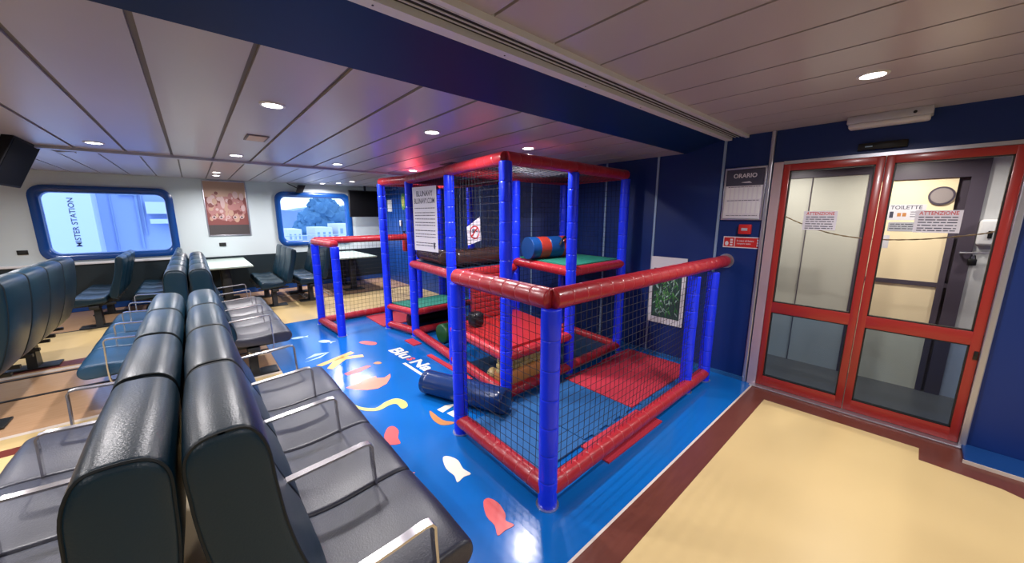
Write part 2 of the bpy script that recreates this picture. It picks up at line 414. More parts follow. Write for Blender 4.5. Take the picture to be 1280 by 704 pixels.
struct('trim_%d' % n, MB().box((XC - .012, .37, 0), (XC, .40, 2.05)).box((XC - .012, .82, 0), (XC, .826, 2.0)).box((XC - .014, .385, 1.99), (XC, 1.9, 2.08)), M['corr_frame'], label='dark frame lines on the corridor wall'); n += 1
o = bpy.data.objects.new('door_3', None); COL.objects.link(o); o.location = (XC, .1, 0); o['kind'] = 'structure'; o['label'] = 'cream corridor door with round porthole and dark frame'
obj('door_leaf', MB().box((-.0, -.25, .0), (.028, .235, .98)).box((0, -.25, 1.01), (.028, .235, 1.92)), M['corr_door'], o, True)
obj('door_frame', MB().box((-.02, -.40, 0), (.0, -.31, 1.92)).box((-.02, -.40, 1.92), (0, .28, 2.08)).box((-.02, .235, 0), (.0, .275, 1.92)).box((-.01, -.31, .975), (.0, .235, 1.015)).box((-.012, -.29, 0), (.0, -.25, 1.45)), M['corr_frame'], o, True)
ph = MB(); ph.prism([(-.17 + .078*math.cos(a), 1.77 + .078*math.sin(a)) for a in [2*math.pi*i/28 for i in range(28)]], 'x', -.014, -.004)
p1 = obj('porthole', ph, M['corr_frame'], o)
obj('pane', MB().prism([(-.17 + .064*math.cos(a), 1.77 + .064*math.sin(a)) for a in [2*math.pi*i/28 for i in range(28)]], 'x', -.017, -.0145), mat('porthole_glass', (.30, .26, .26), .3), p1)
obj('door_handle', MB().tube([(-.005, -.34, 1.29), (-.05, -.34, 1.29), (-.05, -.49, 1.30)], .009, 8).tube([(-.05, -.41, 1.285), (-.05, -.41, 1.27)], .005, 6), M['alu'], o)
pl = obj('padlock', MB().rbox((-.058, -.435, 1.19), (-.040, -.385, 1.245), .006).tube([(-.049, -.425, 1.245), (-.049, -.42, 1.275), (-.049, -.40, 1.275), (-.049, -.395, 1.245)], .004, 6), M['black'], o)

t = thing('soap_dispenser', 'white wall dispenser on the grey wall behind the right glass door', 'dispenser', (XC, -.365, 1.36))
obj('body', MB().rbox((-.09, -.06, 0), (0, .06, .21), .02, seg=3), M['white'], t)
obj('lever', MB().rbox((-.10, -.012, .06), (-.091, .012, .12), .003), M['black'], t)
t = thing('downlight', 'round recessed downlight in the corridor ceiling behind the glass doors', 'ceiling light', (4.45, .15, 2.16), group='recessed ceiling downlights')
obj('rim', MB().disc((0,0,-.006), .055, 24, 0), M['lampring'], t); obj('diffuser', MB().disc((0,0,-.008), .042, 24, -.006), M['lamp'], t)
rp = MB(); pts = [(3.99, .84, 1.60), (3.99, .70, 1.53), (3.99, .5, 1.455), (3.99, .26, 1.42), (3.99, .0, 1.43), (3.99, -.25, 1.475), (3.99, -.33, 1.50)]
pts = smooth_open(pts, 12)
rp.tube(pts, .005, 6, radii=[.006 if i % 3 else .0035 for i in range(len(pts))])
tag(obj('barrier_rope', rp, M['rope']), 'thin brown rope garland hanging across behind the glass doors', 'rope')

# notices
def lines(mb, x0, x1, ys, h, mtx, mi=1, seed=1):
    rr = random.Random(seed)
    for y in ys:
        x = x0
        while x < x1 - .004:
            w = min(rr.uniform(.008, .03)*(h/.004), x1 - x); mb.add([mtx @ Vector(v) for v in ((x,y,.0012),(x+w,y,.0012),(x+w,y+h,.0012),(x,y+h,.0012))], [(0,1,2,3)], mi); x += w + h*.8
def sheet(mb, w, h, mtx, mi=0, th=.001, cx=0, cy=0):
    vs = [mtx @ Vector((cx + a*w/2, cy + b*h/2, z)) for z in (0, th) for a, b in ((-1,-1),(1,-1),(1,1),(-1,1))]
    mb.add(vs, [(0,3,2,1),(4,5,6,7),(0,1,5,4),(1,2,6,5),(2,3,7,6),(3,0,4,7)], mi)
def mx_wall(x, y, z): return frame_mtx((x, y, z), (0, -1, 0), (0, 0, 1))    # faces -X
for nm, y, z, lab in (('warning_notice', .575, 1.56, 'white attention notice taped on the left glass door'), ('warning_notice', -.06, 1.56, 'white attention notice taped on the right glass door')):
    m = mx_wall(XW + .0, y, z); mb = MB(); sheet(mb, .215, .155, m)
    put_text(mb, 'ATTENZIONE', .026, m @ Matrix.Translation((0, .058, .0012)), .18, .01, mi=1)
    lines(mb, -.09, .09, (.026, .008, -.010, -.030, -.05, -.066), .007, m, 2, int(y*1000))
    tag(obj(nm, mb, [M['paper'], M['signred'], M['ink']], flat=True), lab, 'notice')
m = mx_wall(XC - .0, .125, 1.63) @ Matrix.Scale(.82, 4); mb = MB(); sheet(mb, .30, .17, m)
put_text(mb, 'TOILETTE', .04, m @ Matrix.Translation((0, .055, .0012)), .24, .012, mi=1)
mb.add([m @ Vector(v) for v in ((-.12,-.06,.0013),(-.09,-.06,.0013),(-.09,.01,.0013),(-.12,.01,.0013))], [(0,1,2,3)], 1)
for x in (-.06, -.02): mb.add([m @ Vector(v) for v in ((x,-.045,.0013),(x+.03,-.045,.0013),(x+.03,-.005,.0013),(x,-.005,.0013))], [(0,1,2,3)], 2)
lines(mb, .04, .14, (.0, -.025, -.05), .008, m, 1, 5)
tag(obj('toilet_sign', mb, [M['paper'], M['ink'], M['decal_brown']], flat=True), 'toilette sign on the cream door behind the right glass door', 'sign')
m = mx_wall(XC, .12, 1.50); mb = MB(); sheet(mb, .20, .085, m); lines(mb, -.09, .09, (.02, 0, -.02), .007, m, 1, 9)
tag(obj('small_notice', mb, [M['steelwhite'], M['ink']], flat=True), 'small grey notice below the toilette sign on the cream door', 'notice')
m = mx_wall(XC, .25, 1.36); mb = MB(); sheet(mb, .11, .12, m)
tag(obj('blank_notice', mb, [M['decal_pale'] if False else M['paper']], flat=True), 'small blank paper low on the cream door near the meeting stiles', 'notice')

# things above / beside the doors
t = thing('door_sensor', 'black motion sensor above the glass doors', 'sensor', (XW, .28, 2.085))
obj('housing', MB().rbox((-.035, -.13, 0), (0, .13, .05), .006), M['black'], t)
obj('indicator', MB().box((-.037, .05, .02), (-.035, .09, .028)), M['cover'], t)
t = thing('emergency_light', 'white emergency light fitting under the ceiling above the doors', 'emergency light', (XW, .27, ZH))
obj('body', MB().rbox((-.13, -.215, -.055), (-.002, .215, 0), .008), M['steelwhite'], t)
obj('diffuser', MB().rbox((-.118, -.205, -.085), (-.012, .205, -.053), .012), M['white'], t)
obj('indicator', MB().tube([(-.129, -.13, -.03), (-.132, -.13, -.03)], .01, 12), M['black'], t)

t = thing('timetable_frame', 'silver framed timetable poster headed ORARIO beside the doors', 'timetable', (XW, 1.15, 1.80))
fm = MB(); W, H = .17, .24
for lo, hi in (((-.022, -W, -H), (-.0, -W+.016, H)), ((-.022, W-.016, -H), (0, W, H)), ((-.0215, -W+.014, -H), (-.0005, W-.014, -H+.016)), ((-.0215, -W+.014, H-.016), (-.0005, W-.014, H))): fm.rbox(lo, hi, .004)
obj('frame', fm, M['alu'], t)
m = frame_mtx((-.010, 0, 0), (0,-1,0), (0,0,1)); mb = MB(); sheet(mb, .31, .45, m)
sheet(mb, .31, .15, m, 1, .0015, 0, .15)
put_text(mb, 'ORARIO', .04, m @ Matrix.Translation((0, .165, .002)), .19, .02, mi=0)
mb.add([m @ Vector(v) for v in ((-.03,.105,.002),(.04,.112,.002),(.06,.098,.002),(0,.1,.002))], [(0,1,2,3)], 0)
for r_ in range(2):
    for c_ in range(8): sheet(mb, .024, .105, m, 2, .002, -.13 + c_*.037, .005 - r_*.13)
lines(mb, -.13, .13, (.062, -.062, -.20), .005, m, 1, 3)
obj('print', mb, [M['paper'], M['ink'], M['white']], t, True)
t = thing('alarm_button', 'small red fire alarm call point above the red safety sign', 'alarm button', (XW, 1.10, 1.475))
obj('housing', MB().rbox((-.04, -.05, -.045), (0, .05, .045), .006), M['signred'], t)
obj('press_plate', MB().box((-.042, -.025, -.012), (-.04, .025, .012)), M['steelwhite'], t)
m = mx_wall(XW, 1.12, 1.35); mb = MB(); sheet(mb, .32, .105, m); sheet(mb, .09, .088, m, 1, .0015, -.108, 0); sheet(mb, .21, .088, m, 1, .0015, .048, 0)
put_text(mb, 'In caso di fuoco', .018, m @ Matrix.Translation((.028, .016, .002)), .14, .005, mi=0)
put_text(mb, 'rompere vetro', .018, m @ Matrix.Translation((.018, -.014, .002)), .115, .005, mi=0)
mb.add([m @ Vector((-.128 + .016*math.cos(a), -.014 + .022*math.sin(a), .002)) for a in [2*math.pi*i/12 for i in range(12)]], [tuple(range(12))], 0)
for k in range(3): sheet(mb, .022, .016, m, 0, .002, -.088, .022 - k*.024)
for k in range(3): sheet(mb, .022, .018, m, 0, .002, .135, .024 - k*.024)
tag(obj('safety_sign', mb, [M['paper'], M['signred']], flat=True), 'red and white fire safety sign on the navy wall', 'sign')

# fern poster
t = thing('fern_poster', 'white framed poster of green fern leaves on the navy wall', 'poster', (XW, 1.80, .77))
mb = MB(); m = frame_mtx((-.006, 0, 0), (0,-1,0), (0,0,1)); sheet(mb, .40, .76, m, 0, .006)
obj('backing', mb, M['white'], t, True)
mb = MB(); sheet(mb, .32, .56, frame_mtx((-.0125, 0, 0), (0,-1,0), (0,0,1)), 0, .0008, 0, -.03)
rr = random.Random(7); mm = frame_mtx((-.0135, 0, 0), (0,-1,0), (0,0,1))
for k in range(150):
    x, y, a, l = rr.uniform(-.13, .13), rr.uniform(-.27, .21), rr.uniform(.6, 2.5), rr.uniform(.04, .10)
    d = Vector((math.cos(a), math.sin(a), 0)); q = Vector((-d.y, d.x, 0)); c = Vector((x, y, k*.00001))
    pts = [c - d*l/2, c + q*.008, c + d*l/2, c - q*.008]
    pts = [Vector((max(-.158, min(.158, p.x)), max(-.305, min(.245, p.y)), p.z)) for p in pts]
    mb.add([mm @ p for p in pts], [(0,1,2,3)], 1 + (k % 3))
M['leaf1'] = mat('print_green', (.03, .18, .04), .6); M['leaf2'] = mat('print_light_green', (.10, .30, .08), .6)
M['leaf3'] = mat('print_pale', (.32, .48, .42), .6); M['leafbg'] = mat('print_dark_green', (.02, .06, .05), .6)
obj('print', mb, [M['leafbg'], M['leaf1'], M['leaf2'], M['leaf3']], t, True)

# ------------------------------------------------------------------ downlights
lamps = [(-.58, 2.58, ZL, 'at the left edge, over the back-to-back benches'), (.43, 2.58, ZL, 'nearest one over the near benches'), (1.46, 2.58, ZL, 'in front of the play frame, left of its top corner'),
 (2.47, 2.57, ZL, 'just above the top rail of the play frame'), (-.56, 4.9, ZL, 'nearest the tilted ceiling screen'), (.436, 4.91, ZL, 'beside the stained ceiling vent'),
 (1.44, 4.9, ZL, 'over the blue floor beyond the play frame'), (2.43, 4.87, ZL, 'over the far left corner of the play frame'),
 (.40, 7.75, ZF, 'far one above the framed red poster'), (.42, 8.35, ZF, 'farthest one above the framed red poster'), (2.6, 7.98, ZF, 'far one before the wall screen'),
 (2.5, 8.55, ZF, 'far one nearest the wall screen'), (2.25, 8.85, ZF, 'far one above the harbour window'), (2.76, .28, ZH, 'in the high ceiling before the doors'),
 (.75, -1.3, ZH, 'in the high ceiling behind'), (2.7, -1.5, ZH, 'in the high ceiling at the rear right'), (-1.6, -.8, ZH, 'in the high ceiling at the rear left'),
 (-1.6, 2.58, ZL, 'left of the near benches'), (-1.6, 4.9, ZL, 'added beyond the tilted ceiling screen to brighten the left wall'), (-1.9, 7.6, ZF, 'behind the tilted ceiling screen'), (-2.6, 4.9, ZL, 'far left'), (3.4, 3.6, ZL, 'above the back of the play frame') ]  # unseen lamp beyond the tilted screen is added to brighten the white wall
lamp0 = None
for x, y, z, lab in lamps:
    if lab == 'above the back of the play frame': continue
    if lamp0 is None:
        lamp0 = thing('downlight', 'round recessed downlight ' + lab, 'ceiling light', (x, y, z), group='recessed ceiling downlights')
        obj('rim', MB().rings([[(r_*math.cos(a), r_*math.sin(a), zz) for a in [2*math.pi*i/28 for i in range(28)]] for r_, zz in ((.066, .0), (.064, -.006), (.052, -.007), (.049, -.002))], False), M['lampring'], lamp0)
        obj('diffuser', MB().disc((0,0,-.0035), .050, 28, -.0005), M['lamp'], lamp0)
    else: dup(lamp0, (x, y, z), 0, 'round recessed downlight ' + lab, 'recessed ceiling downlights')
def area(x, y, z, power, size=.1, col=(1, .955, .96), spread=160):
    l = bpy.data.lights.new('lamp', 'AREA'); l.shape = 'DISK'; l.size = size; l.energy = power; l.color = col; l.spread = R(spread)
    o = bpy.data.objects.new('lamp_light', l); COL.objects.link(o); o.location = (x, y, z - .012)
PW = 18
for x, y, z, lab in lamps[:-1]: area(x, y, z, PW)
area(4.45, .15, 2.16, 9, col=(1, .95, .88))
area(4.45, 1.0, 2.16, 8, col=(1, .96, .92)); area(4.45, -.9, 2.16, 8, col=(1, .96, .92))  # extra corridor lights without fittings, added to make it brighter
# ------------------------------------------------------------------ benches
def offset_poly(pts, d):
    n = len(pts); out = []
    for i in range(n):
        a, b, c = pts[i-1], pts[i], pts[(i+1) % n]
        t = (c - a).normalized(); nrm = Vector((-t.y, t.x)); out.append(b + nrm * d)
    return out
def area2(p): return sum(p[i-1].x*p[i].y - p[i].x*p[i-1].y for i in range(len(p)))
def pad(profile, y0, y1, r=.02):
    pts = smooth_closed([Vector(p) for p in profile], 4)
    if area2(pts) < 0: pts = pts[::-1]
    mb = MB(); rings = []
    for dy, ins in ((0, r), (r*.12, r*.55), (r*.4, r*.18), (r, 0)): rings.append([(p.x, y0+dy, p.y) for p in offset_poly(pts, ins)])
    mid = (y0+y1)/2; bul = -.004
    rings.append([(p.x, mid, p.y) for p in offset_poly(pts, bul)])
    for dy, ins in ((r, 0), (r*.4, r*.18), (r*.12, r*.55), (0, r)): rings.append([(p.x, y1-dy, p.y) for p in offset_poly(pts, ins)])
    mb.rings(rings); return mb
def piping(profile, y, r=.004, ins=.004):
    pts = smooth_closed([Vector(p) for p in profile], 4)
    if area2(pts) < 0: pts = pts[::-1]
    q = [(p.x, y, p.y) for p in offset_poly(pts, ins)]
    q = q[:int(len(q)*.62)] if False else q + [q[0], q[1]]
    return MB().tube(q, r, 5)
BACK = [(.075, 1.15), (.025, 1.14), (.0, 1.10), (.0, 1.02), (.004, .94), (.014, .85), (.036, .72), (.075, .58), (.13, .45), (.20, .41), (.258, .45), (.262, .54), (.225, .64), (.192, .74), (.168, .86), (.156, .98), (.148, 1.08), (.12, 1.14)]
SLIM = [(.04, 1.02), (.008, .99), (.012, .9), (.045, .76), (.085, .6), (.12, .46), (.16, .42), (.205, .45), (.198, .54), (.165, .64), (.128, .76), (.105, .88), (.09, .98), (.07, 1.02)]
SEAT = [(.25, .462), (.24, .41), (.27, .375), (.45, .362), (.62, .352), (.68, .362), (.705, .40), (.695, .448), (.65, .468), (.56, .466), (.40, .452), (.30, .455)]
SEATS = [(x if x < .4 else .4 + (x-.4)*.62, z) for x, z in SEAT]
def bench(nseat, pitch, label, loc, rz, back=BACK, arms=True, seatmat='vinyl2', backmat='vinyl', group='upholstered seat benches', side=1, name='seat_bench', endloop=True):
    t = thing(name, label, 'bench', loc, rz, group)
    for k in range(nseat):
        y0 = k*pitch
        b = obj('backrest', pad(back, y0 + .004, y0 + pitch - .004, .02), M[backmat], t, ang=70)
        if back is BACK:
            for yy in (y0 + .0125, y0 + pitch - .0125): obj('piping', piping(back, yy), M['piping'], b)
        obj('seat_cushion', pad(SEAT if back is BACK else SEATS, y0 + .003, y0 + pitch - .003, .018), M[seatmat], t, ang=70)
    Lh = nseat*pitch
    fr = MB().rbox((.33, .03, .29), (.43, Lh-.03, .345), .008)
    for k in range(nseat):
        for yy in (.1, pitch-.1): fr.box((.17, k*pitch+yy-.02, .335), (.62, k*pitch+yy+.02, .362))
    obj('frame', fr, M['blackmetal'], t)
    for yy in (.32*pitch + .1, Lh - .32*pitch - .1):
        obj('leg', MB().prism([(yy-.09, .0), (yy+.09, .0), (yy+.05, .30), (yy-.05, .30)], 'x', .345, .415).rbox((.20, yy-.10, 0), (.58, yy+.10, .018), .006), M['blackmetal'], t)
    if arms:
        for k in range(nseat + 1):
            y = k*pitch + (.0 if 0 < k < nseat else (-.022 if k == 0 else .022))
            path = [(.19, y, .64), (.30, y, .648), (.42, y, .655), (.50, y, .662), (.522, y, .658), (.532, y, .642), (.532, y, .6), (.535, y, .52), (.538, y, .42)]
            if k in (0, nseat): path += [(.536, y, .34), (.525, y, .30), (.50, y, .285), (.42, y, .285), (.36, y, .30), (.33, y, .33)]
            mb = MB().bar(path, .031, .009)
            obj('armrest', mb, M['chrome'], t)
    return t
P_ = .505
bench(4, P_, 'near right bench of four seats facing the blue floor', (-.075, .915, 0), 0)
t = bench(4, P_, 'near left bench of four seats, backs against the near right bench', (-.09, .915 + 4*P_, 0), math.pi)
bench(4, .51, 'second bench of four seats facing the blue floor, behind the near right bench', (-.075, 4.08, 0), 0)
bench(4, .51, 'second left-facing bench with blue seats, backs to the one facing the blue floor', (-.09, 4.08 + 4*.51, 0), math.pi, seatmat='vinylblue')
bench(4, .525, 'dark bench seen from behind at the left edge of the room', (-1.06, 4.26 + 4*.525, 0), math.pi, arms=False)
# far benches with slimmer shells near the windows
G2 = 'slim benches by the far tables'
bench(3, .5, 'slim bench under the left window facing left', (-.80, 7.55 + 1.5, 0), math.pi, back=SLIM, arms=False, seatmat='vinyl', group=G2)
bench(3, .5, 'dark slim bench under the left window nearest the central benches', (-.19, 7.62 + 1.5, 0), math.pi, back=SLIM, arms=False, seatmat='vinyl', group=G2)
bench(3, .5, 'slim bench right of the near pale table facing it', (1.34, 7.30 + 1.5, 0), math.pi, back=SLIM, arms=False, seatmat='vinyl', group=G2)
bench(3, .5, 'slim bench left of the table behind the small play gate', (1.94, 7.38 + 1.5, 0), math.pi, back=SLIM, arms=False, seatmat='vinyl', group=G2)

# tables
def table(x0, x1, y0, y1, label, lx):
    t = thing('wall_table', label, 'table', ((x0+x1)/2, (y0+y1)/2, 0), 0, 'pale tables fixed to the far wall')
    W, D = (x1-x0)/2, (y1-y0)/2
    obj('tabletop', MB().rbox((-W, -D, .72), (W, D, .75), .012), M['tabletop'], t)
    for yy in (-D*.45, D*.5):
        obj('leg', MB().rbox((-.06, yy-.04, .02), (.06, yy+.04, .72), .01).rbox((-.2, yy-.12, 0), (.2, yy+.12, .02), .006), M['blackmetal'], t)
    obj('number_plate', MB().rbox((-.05, -D+.28, .75), (.05, -D+.34, .753), .001), M['steelwhite'], t)
table(-.02, .72, 7.62, 9.26, 'pale green table between the central benches and the slim bench', .4)
table(2.12, 2.92, 7.72, 9.26, 'pale table behind the small play gate before the wall screen', 2.5)

# ------------------------------------------------------------------ far wall things
t = thing('framed_poster', 'silver framed reddish poster of pots and jewels between the windows', 'poster', (.565, YF, 1.74))
fm = MB(); W, H = .345, .54
for lo, hi in (((-W, -.02, -H), (-W+.02, 0, H)), ((W-.02, -.02, -H), (W, 0, H)), ((-W+.018, -.0195, -H), (W-.018, -.0005, -H+.02)), ((-W+.018, -.0195, H-.02), (W-.018, -.0005, H))): fm.rbox(lo, hi, .004)
obj('frame', fm, M['alu'], t)
pc = [mat('print_dark_red', (.20, .06, .055), .5), mat('print_rose', (.38, .17, .16), .5), mat('print_sand', (.46, .29, .21), .5), mat('print_black', (.06, .05, .05), .5), mat('print_pale_rose', (.52, .36, .35), .5)]
m = frame_mtx((0, -.008, 0), (1,0,0), (0,0,1)); mb = MB(); sheet(mb, .655, 1.045, m, 0, .001); sheet(mb, .655, .30, m, 2, .0014, 0, .37); sheet(mb, .655, .20, m, 3, .0016, 0, -.42)
def ell(cx, cy, rx, ry, mi, z, n=20): mb.add([m @ Vector((cx+rx*math.cos(2*math.pi*i/n), cy+ry*math.sin(2*math.pi*i/n), z)) for i in range(n)], [tuple(range(n))], mi)
rr = random.Random(31)
ell(0, .0, .31, .24, 1, .0016)
for k in range(70):
    x_, y_ = rr.uniform(-.27, .27), rr.uniform(-.26, .30); rx = rr.uniform(.012, .05); ell(x_, y_, rx, rx*rr.uniform(.5, 2.2), rr.choice((0, 1, 2, 4, 1, 2, 0, 4)), .0017 + k*.00001, 10)
ell(-.06, .12, .035, .12, 4, .0026); ell(.10, .03, .09, .07, 1, .0025); ell(.06, .13, .04, .06, 0, .0026)
for k in range(5): ell(-.22 + k*.11, -.17, .036, .034, 4, .0028); ell(-.22 + k*.11, -.17, .018, .018, 3 if k != 2 else 1, .0030)
lines(mb, -.28, .28, (.46, .40, .34), .02, m, 0, 11); lines(mb, -.28, .12, (-.36, -.40, -.44), .012, m, 4, 12)
obj('print', mb, pc, t, True)
for x, lab in ((-2.05, 'black wall socket left of the left window'), (.415, 'black wall socket under the framed red poster')):
    t = thing('wall_socket', lab, 'socket', (x, YF, 1.03)); obj('plate', MB().rbox((-.055, -.014, -.035), (.055, 0, .035), .004), M['black'], t)
    obj('insert', MB().box((-.035, -.0155, -.018), (.035, -.014, .018)), M['blackmetal'], t)
t = thing('wall_screen', 'black flat screen hanging beside the harbour window', 'television', (3.22, 9.0, 1.57))
obj('screen', MB().rbox((-.40, -.035, 0), (.40, .02, .62), .008), M['black'], t); obj('panel', MB().box((-.38, -.037, .02), (.38, -.035, .60)), M['screen'], t)
obj('mount', MB().box((-.03, .02, .25), (.03, .28, .33)).box((-.02, .0, .62), (.02, .04, .73)), M['blackmetal'], t)
t = thing('ceiling_screen', 'tilted black ceiling screen at the upper left', 'television', (-1.09, 5.22, ZL))
rm = Matrix.Rotation(.43, 3, 'Y')
def rot_mb(mb, piv):
    pv = Vector(piv); mb.v = [tuple(rm @ (Vector(v) - pv) + pv) for v in mb.v]; return mb
c0 = (0, 0, -.18)
obj('screen', rot_mb(MB().rbox((-.03, -.35, -.39), (.03, .35, .03), .01), c0), mat('matt_black_case', (.008, .008, .010), .7, spec=.15), t)
obj('panel', rot_mb(MB().box((.03, -.325, -.37), (.0325, .325, .01)), c0), M['screen'], t)
obj('bracket', MB().tube([(-.10, -.1, 0), (-.10, -.1, -.12), (-.035, -.1, -.2)], .018, 8).rbox((-.16, -.2, -.02), (-.03, .0, 0), .004), M['blackmetal'], t)
t = thing('wall_speaker', 'small black speaker on a bracket above the harbour window', 'speaker', (1.86, YF, 2.2))
obj('bracket', MB().tube([(-.22, -.1, .09), (-.1, -.1, .03), (0, -.1, -.02)], .01, 6).tube([(0, 0, -.02), (0, -.1, -.02)], .012, 6), M['blackmetal'], t)
obj('speaker_box', MB().prism([(-.06, -.10), (.05, -.10), (.12, .06), (-.02, .06)], 'y', -.16, -.06), M['black'], t)
t = thing('ceiling_speaker', 'grey wedge shaped box on the ceiling near the left window', 'ceiling box', (-.90, 5.75, ZF))
obj('housing', MB().prism([(-.10, 0), (-.07, -.06), (-.0, -.09), (.10, -.075), (.11, 0)], 'y', -.07, .07), M['steelwhite'], t)
for x, y, z, w_, h_, lab in ((.48, 3.72, ZL, .15, .26, 'brown stained ceiling vent beyond the nearest downlight'), (2.55, 3.95, ZL, .30, .28, 'dark ceiling vent above the play frame')):
    t = thing('ceiling_vent', lab, 'ceiling vent', (x, y, z))
    obj('frame', MB().rbox((-w_/2, -h_/2, -.008), (w_/2, h_/2, .0), .003), M['seam'], t)
    obj('grille', MB().box((-w_/2+.015, -h_/2+.015, -.0095), (w_/2-.015, h_/2-.015, -.008)), M['decal_brown'] if w_ < .2 else M['blackmetal'], t)
# signs on the blue far side wall
t = thing('first_aid_sign', 'white sign on the blue far wall left of the green one', 'sign', (XS, 8.70, 1.84)); mb = MB(); m = mx_wall(-.001, 0, 0); sheet(mb, .26, .28, m, 0, .004); lines(mb, -.07, -.03, (.05, .02, -.01, .08), .015, m, 1, 2)
obj('plate', mb, [M['white'], M['ink']], t, True)
t = thing('green_sign', 'oval green and yellow sign on the blue far wall', 'sign', (XS, 7.93, 1.92)); obj('plate', MB().prism([(.11*math.cos(a), .19*math.sin(a)) for a in [2*math.pi*i/24 for i in range(24)]], 'x', -.006, 0), M['leaf2'], t)
obj('symbol', MB().prism([(.06*math.cos(a), .12*math.sin(a)) for a in [2*math.pi*i/24 for i in range(24)]], 'x', -.008, -.006), M['decal_yellow'], t)
t = thing('wall_phone', 'small white handset on the blue far wall with dangling cord', 'handset', (XS, 8.06, 1.38)); obj('handset', MB().rbox((-.05, -.03, -.02), (0, .03, .12), .01), M['white'], t)
obj('cord', MB().tube(smooth_open([(-.02, 0, -.02), (-.03, -.06, -.12), (-.03, -.1, -.2), (-.03, -.05, -.28)], 5), .006, 6), M['black'], t)
t = thing('life_jacket_box', 'dark red extinguisher hanging low on the blue far wall', 'extinguisher', (XS, 7.80, .80))
obj('cylinder', MB().tube([(-.066, 0, 0), (-.066, 0, .03), (-.066, 0, .36), (-.066, 0, .40)], .06, 14, radii=[.05, .062, .062, .03]), M['signred'], t)
obj('valve', MB().tube([(-.08, 0, .40), (-.08, 0, .45)], .016, 8).box((-.12, -.01, .44), (-.05, .01, .455)), M['black'], t)
t.name = 'fire_extinguisher'

# ------------------------------------------------------------------ play frame
T = thing('soft_play_gym', 'soft play frame of blue padded posts, red padded rails and black netting', 'play frame', (2.7, 3.2, 0))
OX, OY = 2.7, 3.2
def loc(p): return (p[0]-OX, p[1]-OY, p[2])
def ptube(p0, p1, r=.05, seg=.15, n=14, gap=.004, parent=None, m=None, name='post'):
    p0, p1 = Vector(loc(p0)), Vector(loc(p1)); L = (p1-p0).length; k = max(1, round(L/seg)); pts = []; rad = []
    rr = random.Random(int((p0.x*37 + p0.y*91 + p1.z*13)*10))
    for i in range(k):
        a, b = i/k, (i+1)/k; e = .007/L; j = rr.uniform(-.0022, .0022)
        dip = .965 if name == 'rail' else .945
        for t_, q in ((a + e*.15, r*dip), (a + e*.55, r - .0004), (a + e*1.5, r + j*.4), ((a+b)/2, r + j*.4 + .0004), (b - e*1.5, r + j*.4), (b - e*.55, r - .0004), (b - e*.15, r*dip)):
            pts.append(p0.lerp(p1, t_)); rad.append(q)
    mb = MB().tube(pts, r, n, radii=rad)
    for i in range(1, k):
        for q in range(n): mb.m[(7*i - 1)*n + q] = 1
    return obj(name, mb, [m, M['railseam'] if name == 'rail' else M['postseam']], parent or T, ang=75)
def post(x, y, z0, z1, r=.05, x1=None, y1=None):
    o = ptube((x, y, z0), (x1 or x, y1 or y, z1), r, .155, m=M['postblue'], name='post')
    if z0 < .01: obj('floor_plate', MB().disc(loc((x, y, 0.0015)), r + .012, 20, .006), M['alu'], o)
    return o
def rail(p0, p1, r=.052): return ptube(p0, p1, r, .12, m=M['redvinyl'], name='rail')
A = dict(P1=(1.315,1.19), P2=(1.335,2.09), P3=(3.24,1.26), P4=(3.62,1.24), F0=(1.895,2.225), F1=(2.745,2.235), F2=(3.68,2.26), L1=(1.99,3.22), L2=(2.095,4.34), L3=(1.975,4.92),
         I1=(2.90,3.22), I2=(3.76,3.22), I3=(3.03,4.34), I4=(2.86,4.92), C1=(1.345,5.0), C2=(1.29,5.775), C3=(2.9,5.775))
for k, z1 in (('P1', 1.14), ('P2', 1.14), ('P3', 1.08), ('P4', 1.08), ('F0', 2.02), ('F1', 2.0), ('F2', 2.0), ('L1', 2.0), ('L2', 2.02), ('L3', 2.02), ('I1', 2.0), ('I2', 2.0), ('I3', 2.0), ('I4', 2.0), ('C1', 1.20), ('C2', 1.20), ('C3', 1.2)):
    post(*A[k], 0, z1, r=.052 if k != 'P1' else .053)
def R3(a, b, z, za=None, r=.052): rail((*A[a], z), (*A[b], za if za is not None else z), r)
# front cage
R3('P2', 'P1', 1.185, 1.185, .056); rail((A['P1'][0]-.0, A['P1'][1], 1.185), (3.86, 1.235, 1.165), .056)
R3('P2', 'P1', .10); rail((*A['P1'], .10), (*A['P4'], .075)); 
# left cage
R3('C1', 'C2', 1.235); R3('C2', 'C3', 1.245); R3('C1', 'C2', .06); R3('C2', 'C3', .06)
# tower top
for a, b in (('F0','F1'), ('F1','F2'), ('F0','L1'), ('L1','L2'), ('L2','L3'), ('L3','I4'), ('F2','I2'), ('L1','I1'), ('I1','I2'), ('I1','I3'), ('L2','I3'), ('I3','I4')): R3(a, b, 2.045)
# bottom ring
for a, b in (('F0','F1'), ('F1','F2'), ('F0','L1'), ('L1','L2'), ('L2','L3'), ('F2','I2'), ('I1','I2'), ('L2','I3')): R3(a, b, .065, r=.05)
# middle deck
for a, b in (('F0','F1'), ('F0','L1'), ('F1','I1'), ('L1','I1')): R3(a, b, .40, r=.05)
# upper decks
for a, b in (('F1','F2'), ('F1','I1'), ('F2','I2'), ('I1','I2')): R3(a, b, 1.055, r=.05)
for a, b in (('L1','L2'), ('L1','I1'), ('L2','I3'), ('I1','I3')): R3(a, b, .985, r=.05)
